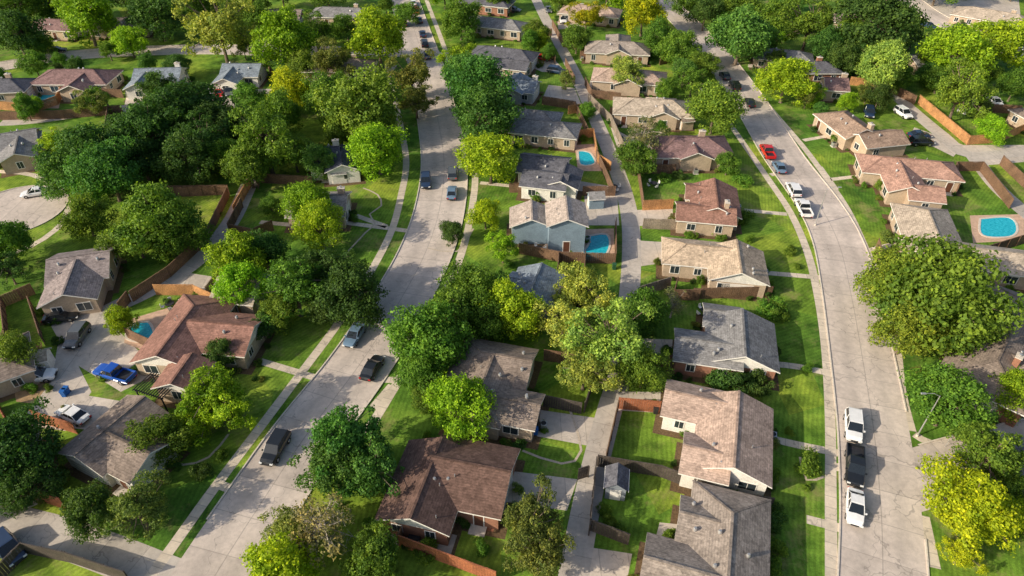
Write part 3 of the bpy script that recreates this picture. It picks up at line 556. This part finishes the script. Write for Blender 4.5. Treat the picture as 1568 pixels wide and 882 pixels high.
# ---------------- trees
def tree_mesh(name,seed,ncl,nl,leaf,cz=1.12,flat=0.95,trunk=True,bark=BARK,twigs=0,rcl=(0.2,0.36),inner=0.42,amp=1.0,gaps=0):
    r=np.random.default_rng(seed); rr=random.Random(seed); m=MB(); mi=m.mi(bark)
    ph=r.uniform(0,6.28,6)
    def rad(d): return 1.0+amp*(0.15*np.sin(2*np.arctan2(d[1],d[0])+ph[0])+0.11*np.sin(3*np.arctan2(d[1],d[0])+ph[1])+0.11*np.sin(4*d[2]+ph[2]))
    GD=[]
    for i in range(gaps):
        d=r.normal(size=3); d[2]=abs(d[2])*.7; GD.append(d/np.linalg.norm(d))
    C=[];RC=[]
    while len(C)<ncl:
        d=r.normal(size=3); d/=np.linalg.norm(d)
        if d[2]<-0.8: d[2]*=-1
        if any(float(d@q)>0.9 for q in GD) and r.random()<.8: continue
        rc=r.uniform(*rcl)*r.choice([.7,1,1.1]); ra=r.uniform(inner,0.97)*rad(d)-rc*0.3; C.append(d*ra*np.array([1,1,flat])); RC.append(rc)
    C=np.array(C);RC=np.array(RC); Cw=C+np.array([0,0,cz])
    if trunk:
        pts=[Vector((0,0,0)),Vector((rr.uniform(-.03,.03),rr.uniform(-.03,.03),cz*.35)),Vector((rr.uniform(-.06,.06),rr.uniform(-.06,.06),cz*.7)),Vector((rr.uniform(-.08,.08),rr.uniform(-.08,.08),cz*1.15))]; rs=[.058,.044,.034,.018]
        m.tube((0,0,-0.02),(0,0,0.05),.085,.058,bark,8)
        for a,b,ra,rb in zip(pts,pts[1:],rs,rs[1:]): m.tube(a,b,ra,rb,bark,8)
        for i in range(0,ncl,1 if twigs else 2):
            t=rr.uniform(.3,1.0); base=pts[1].lerp(pts[3],t); tip=Vector(Cw[i]); mid=base.lerp(tip,.5)+Vector((rr.uniform(-.06,.06),rr.uniform(-.06,.06),rr.uniform(-.02,.08)))
            m.tube(base,mid,.022,.014,bark,5,False); m.tube(mid,tip,.014,.007,bark,5,False)
            for k in range(twigs):
                d=Vector(r.normal(size=3)).normalized()*RC[i]*rr.uniform(.7,1.2); d.z=abs(d.z)*.8; s=mid.lerp(tip,rr.uniform(.2,1)); e=s+d
                m.tube(s,e,.006,.0025,bark,3,False)
                for kk in range(2):
                    d2=Vector(r.normal(size=3)).normalized()*RC[i]*.45; s2=s.lerp(e,rr.uniform(.3,.9)); m.tube(s2,s2+d2+d*.2,.0035,.0015,bark,3,False)
    me0v=list(m.v); me0f=list(m.f); mm=list(m.m)
    w=RC**2; idx=r.choice(ncl,size=int(nl*1.6),p=w/w.sum()); d=r.normal(size=(len(idx),3)); d/=np.linalg.norm(d,axis=1)[:,None]
    d[:,2]=np.where(r.random(len(idx))<0.3,np.abs(d[:,2]),d[:,2])
    outw=C[idx]/(np.linalg.norm(C[idx],axis=1)[:,None]+1e-6); keep=(d*outw).sum(1)>-0.35; idx=idx[keep][:nl]; d=d[keep][:nl]; n=len(idx)
    wob=1+0.2*np.sin(d[:,0]*8+idx)+0.17*np.sin(d[:,1]*10+idx*2)
    rad_=r.uniform(.68,1.1,n)+(r.random(n)<.08)*r.uniform(0,.26,n)
    pos=Cw[idx]+d*(RC[idx]*wob*rad_)[:,None]*np.array([1,1,.85])
    nr=d+r.normal(size=(n,3))*0.5; nr/=np.linalg.norm(nr,axis=1)[:,None]
    t=np.cross(nr,r.normal(size=(n,3))); t/=np.linalg.norm(t,axis=1)[:,None]; b=np.cross(nr,t); s=(leaf*r.uniform(.55,1.3,n))[:,None]
    b*=0.72
    V=np.stack([pos-t*s,pos-b*s+nr*s*.15,pos+t*s,pos+b*s+nr*s*.15],1).reshape(-1,3)
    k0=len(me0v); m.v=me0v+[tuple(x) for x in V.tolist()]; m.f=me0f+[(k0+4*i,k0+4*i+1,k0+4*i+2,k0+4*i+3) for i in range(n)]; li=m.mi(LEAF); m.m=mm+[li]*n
    return m.mesh(name)
BROAD=[tree_mesh('broadleaf_tree',s,82,15500,0.037,rcl=(.17,.34),gaps=1) for s in (1,2,3,4,5,6,7)]
OPEN=[tree_mesh('open_tree',s,68,11000,0.033,rcl=(.13,.26),inner=.35,twigs=1,amp=1.3,gaps=2) for s in (11,12,13)]
SPARSE=[tree_mesh('sparse_tree',s,40,2800,0.032,rcl=(.14,.26),inner=.3,twigs=5,bark=BARKG) for s in (21,22)]
BUSH=[tree_mesh('shrub',s,26,3500,0.06,cz=.62,flat=.75,trunk=False,rcl=(.28,.42),inner=.3) for s in (31,32,33)]
LC={'b':(0.27,0.44,0.022),'m':(0.145,0.265,0.032),'d':(0.078,0.16,0.032),'o':(0.20,0.25,0.055),'y':(0.55,0.46,0.015),'l':(0.31,0.41,0.08),'g':(0.10,0.24,0.045),'s':(0.25,0.26,0.11),'Y':(0.38,0.49,0.018),'b2':(0.185,0.28,0.034)}
tcount=0
def tree(u,v,dia,kind,asp=0.9,typ=None):
    zc=5.0; k=1.05 if typ!='bush' else 1.0
    for _ in range(6):
        R=dia/2*MPP(v,zc)*k; Rz=R*asp; zc=Rz*1.12 if typ!='bush' else Rz*.62
    x,y=P(u,v,zc); put(x,y,R,Rz,kind,typ)
def put(x,y,R,Rz,kind,typ=None,name=None):
    global tcount; tcount+=1
    if typ=='bush': me=random.choice(BUSH); nm='shrub'
    elif kind=='s' or typ=='sparse': me=random.choice(SPARSE); nm='sparse_tree'
    elif (kind in 'lo' and random.random()<.75) or random.random()<.15: me=random.choice(OPEN); nm='shade_tree'
    else: me=random.choice(BROAD); nm='shade_tree'
    a=random.uniform(.88,1.12)
    o=bpy.data.objects.new(nm,me); o.location=(x,y,0); o.rotation_euler=(random.uniform(-.05,.05),random.uniform(-.05,.05),random.uniform(0,6.28)); o.scale=(R*a,R/a*random.uniform(.97,1.05),Rz*random.uniform(.9,1.1))
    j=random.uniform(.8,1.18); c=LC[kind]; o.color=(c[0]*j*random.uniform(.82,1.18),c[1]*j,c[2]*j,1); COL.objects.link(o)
for t in [(25,55,75,'d'),(130,25,85,'b'),(197,62,50,'b'),(240,15,90,'d'),(335,45,105,'l'),(435,65,88,'b'),(482,45,60,'m'),(578,55,88,'b'),(370,8,60,'m'),(510,95,62,'o'),(90,90,22,'m'),(100,0,60,'d'),(300,0,60,'m'),(30,5,70,'m'),(530,40,40,'m'),
 (140,155,45,'o'),(232,205,95,'d'),(275,175,110,'d'),(135,235,110,'g'),(165,262,100,'g'),(105,262,80,'g'),(85,218,52,'b'),(550,158,120,'m'),(445,135,75,'Y'),(345,190,85,'d'),(405,215,110,'m'),(310,215,90,'d'),(577,225,88,'b'),(630,112,68,'o',1.0),(636,152,60,'o'),(380,150,55,'m'),(484,248,52,'g'),(240,335,110,'m'),(205,360,80,'m'),(275,360,80,'m'),(130,330,70,'m'),(12,372,72,'m'),(10,410,60,'d'),
 (472,318,72,'b'),(490,350,75,'b'),(365,395,85,'b'),(372,440,75,'b'),(405,385,65,'d'),(450,440,108,'m'),(540,450,100,'d'),(495,410,90,'d'),(415,318,35,'m'),(240,130,50,'d'),(500,150,80,'m'),(290,240,85,'d'),(215,240,75,'d'),(380,255,70,'m'),(430,180,70,'m'),(520,200,55,'m'),(505,465,70,'d'),(425,480,60,'m'),
 (183,490,46,'Y'),(22,540,70,'m'),(325,605,115,'b'),(345,625,85,'b'),(300,640,60,'b'),(342,542,48,'d'),(22,690,125,'d'),(242,668,85,'m'),(210,780,100,'o'),(135,780,75,'d'),(45,745,80,'d'),(400,500,50,'d'),
 (710,92,58,'b'),(735,135,100,'g'),(738,178,100,'g'),(715,120,70,'g'),(750,240,88,'b'),(743,328,50,'Y'),(691,357,38,'d'),(770,380,52,'b'),(720,440,95,'m'),(690,480,100,'m'),(745,490,75,'m'),(790,478,88,'b'),(650,525,115,'m'),(640,570,75,'m'),(705,622,102,'b'),(655,606,50,'m'),(890,440,92,'l'),(870,500,100,'l'),(930,520,125,'l'),(895,565,85,'l'),(985,565,72,'m'),(985,480,75,'m'),(1030,465,52,'s'),
 (530,680,125,'g'),(565,715,115,'g'),(515,720,95,'g'),(430,872,125,'Y'),(490,800,135,'s'),(450,810,80,'o'),(570,850,95,'m'),(815,800,105,'o'),(825,850,95,'o'),(985,205,75,'s'),(975,240,60,'m'),(960,110,58,'l'),(820,50,42,'m'),(883,60,42,'m'),(898,22,48,'y'),(985,20,66,'Y'),(705,28,62,'m'),(1040,75,58,'m'),(1075,100,45,'m'),(1008,60,50,'m'),(1060,125,50,'m'),(1095,165,82,'m'),(1115,250,38,'m'),(1135,50,95,'g'),(1130,10,60,'m'),(1010,200,30,'m'),
 (1240,35,82,'m'),(1205,118,78,'b'),(1302,60,60,'m'),(1345,35,115,'d'),(1350,105,75,'l'),(1465,80,95,'b'),(1530,62,85,'b'),(1470,145,85,'m'),(1430,450,175,'b2'),(1480,490,115,'b2'),(1375,430,100,'b2'),(1390,505,95,'b2'),(1380,120,40,'m'),(1455,610,115,'m'),(1552,600,70,'b'),(1510,700,115,'m'),(1480,770,118,'Y'),(1545,745,72,'m'),(1550,790,62,'Y'),(1475,845,62,'Y'),(1520,195,45,'b'),(1555,130,50,'m'),(1190,90,34,'d'),(1080,20,50,'d'),(1190,20,60,'m'),(1400,55,40,'d'),(1440,120,45,'m'),
 (1265,70,50,'g'),(1320,90,50,'d'),(1500,110,50,'m'),(390,30,50,'m'),(620,20,36,'m'),(1170,60,40,'m'),(270,100,40,'d'),(840,80,26,'m'),(1020,140,36,'m'),(900,170,26,'m'),(1240,140,40,'b'),(1330,140,36,'o'),(1290,90,50,'d'),(1420,90,40,'m'),(60,70,40,'m'),(165,75,34,'m'),(460,95,50,'m'),(340,240,60,'m'),(450,235,60,'m'),(190,200,60,'d'),
 (860,-8,50,'m'),(1060,-5,60,'m'),(760,-8,45,'m'),(930,-14,60,'b'),(1440,-24,60,'m'),(680,-14,50,'b'),(500,-18,60,'m'),(430,-18,60,'d'),(200,-18,70,'d')]:
    tree(*t)
for t in [(1136,578,60,'d'),(1105,572,55,'d'),(1165,582,52,'d'),(1240,712,50,'m'),(1182,472,45,'m'),(1195,480,35,'m'),(1212,382,22,'m'),(1180,800,44,'d'),(1192,838,36,'m'),(1180,775,30,'d'),(1098,340,32,'m'),(1138,332,30,'m'),(1090,352,22,'m'),(1290,210,30,'m'),(1360,360,24,'o'),(1350,285,24,'m'),(1140,275,30,'m'),(655,840,42,'m'),(740,840,30,'m'),(705,790,28,'d'),(120,790,40,'d'),(310,720,36,'d'),(780,405,22,'m'),(1040,268,20,'d'),(1015,270,22,'m'),(935,800,26,'m'),(925,780,24,'m'),(950,810,24,'m'),(365,545,30,'d'),(820,300,22,'m'),(1185,870,40,'m'),(1130,520,25,'d')]:
    tree(*t,0.9,'bush')
def clear(x,y,rad):
    for a,b,w in roadlines:
        if (a-x)**2+(b-y)**2<(w+rad)**2: return False
    p=Vector((x,y))
    for c,d,n,e0,e1,hw in allwings:
        q=p-c
        if -e0-rad<q.dot(d)<e1+rad and abs(q.dot(n))<hw+rad: return False
    return True
def clear_s(x,y):
    p=Vector((x,y))
    for a,b,w in roadlines:
        if (a-x)**2+(b-y)**2<(w+.5)**2: return False
    for c,d,n,e0,e1,hw in allwings:
        q=p-c
        if -e0+.3<q.dot(d)<e1-.3 and abs(q.dot(n))<hw-.3: return False
    return True
for p in house_spots:
    if clear_s(p.x,p.y): R=random.uniform(.4,.9); put(p.x,p.y,R,R*random.uniform(.8,1.2),random.choice('dmmdo'),'bush')
for p,tan in ac_spots:
    if clear_s(p.x,p.y):
        m=MB(); m.box((0,0,.05),(1.0,1.0,.1),KERB,tan); m.box((0,0,.5),(.8,.8,.8),VENT,tan); m.tube((0,0,.9),(0,0,.93),.33,.33,DARKM,12); m.obj('air_conditioner',loc=(p.x,p.y,0))
# neighbouring blocks beyond the photo's frame
for i in range(200):
    x=random.uniform(-330,330); y=random.uniform(250,520)
    if clear(x,y,5): R=random.uniform(3.5,6); put(x,y,R,R*.9,random.choice('mmdbg'))
for i in range(80):
    s=random.choice((-1,1)); y=random.uniform(10,230); lim=(y*0.62+54); x=s*random.uniform(lim,lim+70)
    if clear(x,y,5): R=random.uniform(3,6); put(x,y,R,R*.9,random.choice('mmdbg'))
for i in range(520):
    v=random.uniform(-10,190); u=random.uniform(0,1568); x,y=P(u,v)
    if clear(x,y,2.2) and random.random()<.32: R=random.uniform(1.3,3.1); put(x,y,R,R,random.choice('mmdbgo'))
for i in range(160):
    v=random.uniform(190,860); u=random.uniform(0,1568); x,y=P(u,v)
    if clear(x,y,1.2): R=random.uniform(.4,.9); put(x,y,R,R,random.choice('mmdo'),'bush')
# ---------------- small things
def shed(u,v,ang,mat,roof):
    x,y=P(u,v,1); par=empty('garden_shed',(x,y,0)); d=(math.cos(ang),math.sin(ang)); n=(-d[1],d[0]); m=MB(); m.box((0,0,1.1),(2.6,2.2,2.2),mat,d)
    def T(a,b,z): return (d[0]*a+n[0]*b,d[1]*a+n[1]*b,z)
    for s in (-1,1): m.poly([T(s*1.3,-1.1,2.2),T(s*1.3,1.1,2.2),T(s*1.3,0,2.95)],mat)
    m.box((d[0]*-1.33,d[1]*-1.33,.95),(.05,1.2,1.8),TRIM,d); m.obj('walls',par)
    m=MB()
    for s in (-1,1): m.poly([T(-1.5,s*1.35,2.1),T(1.5,s*1.35,2.1),T(1.5,0,3.05),T(-1.5,0,3.05)],roof); m.beam(T(-1.5,s*1.35,2.05),T(1.5,s*1.35,2.05),.06,.12,TRIM)
    m.obj('roof',par)
shed(943,742,1.4,m_brick((0.25,0.28,0.32)),m_roof(DGR)); shed(912,308,0.1,m_brick(bB),m_roof(GRY)); shed(62,555,0.3,m_brick(bW),m_roof(TAN)); shed(520,270,0.2,m_brick(bW),m_roof(GRY)); shed(1050,190,0.2,m_brick(bT),m_roof(TBR)); shed(1480,165,0.5,m_brick(bG),m_roof(GRY)); shed(290,180,0.3,m_brick(bT),m_roof(TBR))
def pergola(u,v,ang):
    x,y=P(u,v,2.4); d=Vector((math.cos(ang),math.sin(ang))); n=Vector((-d.y,d.x)); m=MB()
    for a in (-2,2):
        for b in (-1.4,1.4): p=d*a+n*b; m.box((p.x,p.y,1.2),(.14,.14,2.4),DARKM,d)
    for b in (-1.4,1.4): m.beam((*(d*-2.3+n*b),2.47),(*(d*2.3+n*b),2.47),.1,.14,DARKM)
    for k in range(13): a=-2.2+k*.367; m.beam((*(d*a+n*-1.7),2.6),(*(d*a+n*1.7),2.6),.07,.12,DARKM)
    m.obj('pergola',loc=(x,y,0))
pergola(240,592,-.35)
def lamp(u,v,du):
    x,y=P(u,v); m=MB(); m.tube((0,0,0),(0,0,.3),.16,.14,KERB,10); m.tube((0,0,.3),(0,0,7.2),.09,.055,VENT,10); m.tube((0,0,7.1),(du*.8,0,7.6),.04,.04,VENT,6); m.tube((du*.8,0,7.6),(du*1.8,0,7.65),.04,.035,VENT,6); m.box((du*2.05,0,7.62),(.6,.24,.12),VENT,taper=.8); m.obj('street_lamp',loc=(x,y,0))
lamp(1404,668,-1); lamp(1248,345,1)
def sign(u,v):
    x,y=P(u,v); m=MB(); m.tube((0,0,0),(0,0,2.6),.035,.035,VENT,6); n=8
    m.poly([(.38*math.cos(math.pi/8+k*math.pi/4),-.04,2.2+.38*math.sin(math.pi/8+k*math.pi/4)) for k in range(n)],LAMPR); m.poly([(.38*math.cos(-math.pi/8-k*math.pi/4),.045,2.2+.38*math.sin(-math.pi/8-k*math.pi/4)) for k in range(n)],VENT)
    m.box((0,0,2.72),(.9,.03,.2),simple('sign_green',(.02,.2,.08))); m.obj('stop_sign',loc=(x,y,0)).rotation_euler=(0,0,1.5)
sign(1447,684)
def bin_(u,v,c):
    x,y=P(u,v); m=MB(); mt=simple('bin_plastic',c,.5,.1); m.box((0,0,.5),(.5,.55,.95),mt,taper=1.15); m.box((0,.02,1.02),(.62,.7,.08),mt); m.tube((-.2,.3,.12),(-.28,.3,.12),.12,.12,TYRE,8); m.tube((.2,.3,.12),(.28,.3,.12),.12,.12,TYRE,8); m.obj('trash_bin',loc=(x,y,0))
for u,v,c in [(820,664,(.02,.12,.4)),(824,658,(.03,.03,.03)),(100,606,(.02,.12,.4)),(104,602,(.02,.12,.4)),(940,412,(.03,.1,.05)),(800,800,(.03,.03,.03)),(1003,632,(.03,.03,.03))]: bin_(u,v,c)
def patio(u,v):
    x,y=P(u,v); par=empty('patio_table_set',(x,y,0)); m=MB(); m.tube((0,0,.7),(0,0,.75),.65,.65,DARKM,14); m.tube((0,0,0),(0,0,.7),.05,.05,DARKM); m.obj('table',par)
    for k in range(4):
        a=k*math.pi/2+.4; m=MB(); cx,cy=1.05*math.cos(a),1.05*math.sin(a); d=(math.cos(a),math.sin(a)); m.box((cx,cy,.42),(.48,.48,.06),TRIM,d); m.box((cx+d[0]*.24,cy+d[1]*.24,.68),(.05,.48,.5),TRIM,d)
        for sx in (-.2,.2):
            for sy in (-.2,.2): m.box((cx+d[0]*sx-d[1]*sy,cy+d[1]*sx+d[0]*sy,.2),(.04,.04,.4),DARKM,d)
        m.obj('chair_%d'%k,par)
area('patio_deck',[(700,765),(765,785),(755,815),(692,795)],simple('deck_wood',(0.26,0.11,0.065),.8,.2,2),0.012)
patio(735,788); patio(825,385); patio(635,828); patio(1078,480); patio(940,290); patio(262,470); patio(1000,285)
# ---------------- light, world, camera
w=bpy.data.worlds.new('World'); scene.world=w; w.use_nodes=True; nt=w.node_tree
EL=math.radians(26.5); az=math.radians(203) # direction towards sun measured from +X
sx,sy=math.cos(az),math.sin(az)
sky=nt.nodes.new('ShaderNodeTexSky'); sky.sky_type='NISHITA'; sky.sun_disc=False; sky.sun_elevation=EL; sky.sun_rotation=math.atan2(sx,sy)%(2*math.pi); sky.air_density=1.0; sky.dust_density=3.0
nt.links.new(sky.outputs[0],nt.nodes['Background'].inputs[0]); nt.nodes['Background'].inputs[1].default_value=0.15
ld=bpy.data.lights.new('sun','SUN'); ld.energy=5.0; ld.angle=math.radians(.6); ld.color=(1,.89,.70); lo=bpy.data.objects.new('sun',ld); COL.objects.link(lo)
D=Vector((-sx*math.cos(EL),-sy*math.cos(EL),-math.sin(EL))); lo.rotation_euler=D.to_track_quat('-Z','Y').to_euler(); lo.location=(-100,0,120)
cd=bpy.data.cameras.new('camera'); cd.lens=F/1568*36; cd.sensor_width=36; cd.clip_end=6000; cam=bpy.data.objects.new('camera',cd); COL.objects.link(cam)
cam.location=(0,0,H); cam.rotation_euler=(math.pi/2-PITCH,0,0); scene.camera=cam
scene.view_settings.view_transform='Standard'; scene.view_settings.look='None'; scene.view_settings.exposure=0
print('objects',len(bpy.data.objects),'trees',tcount)
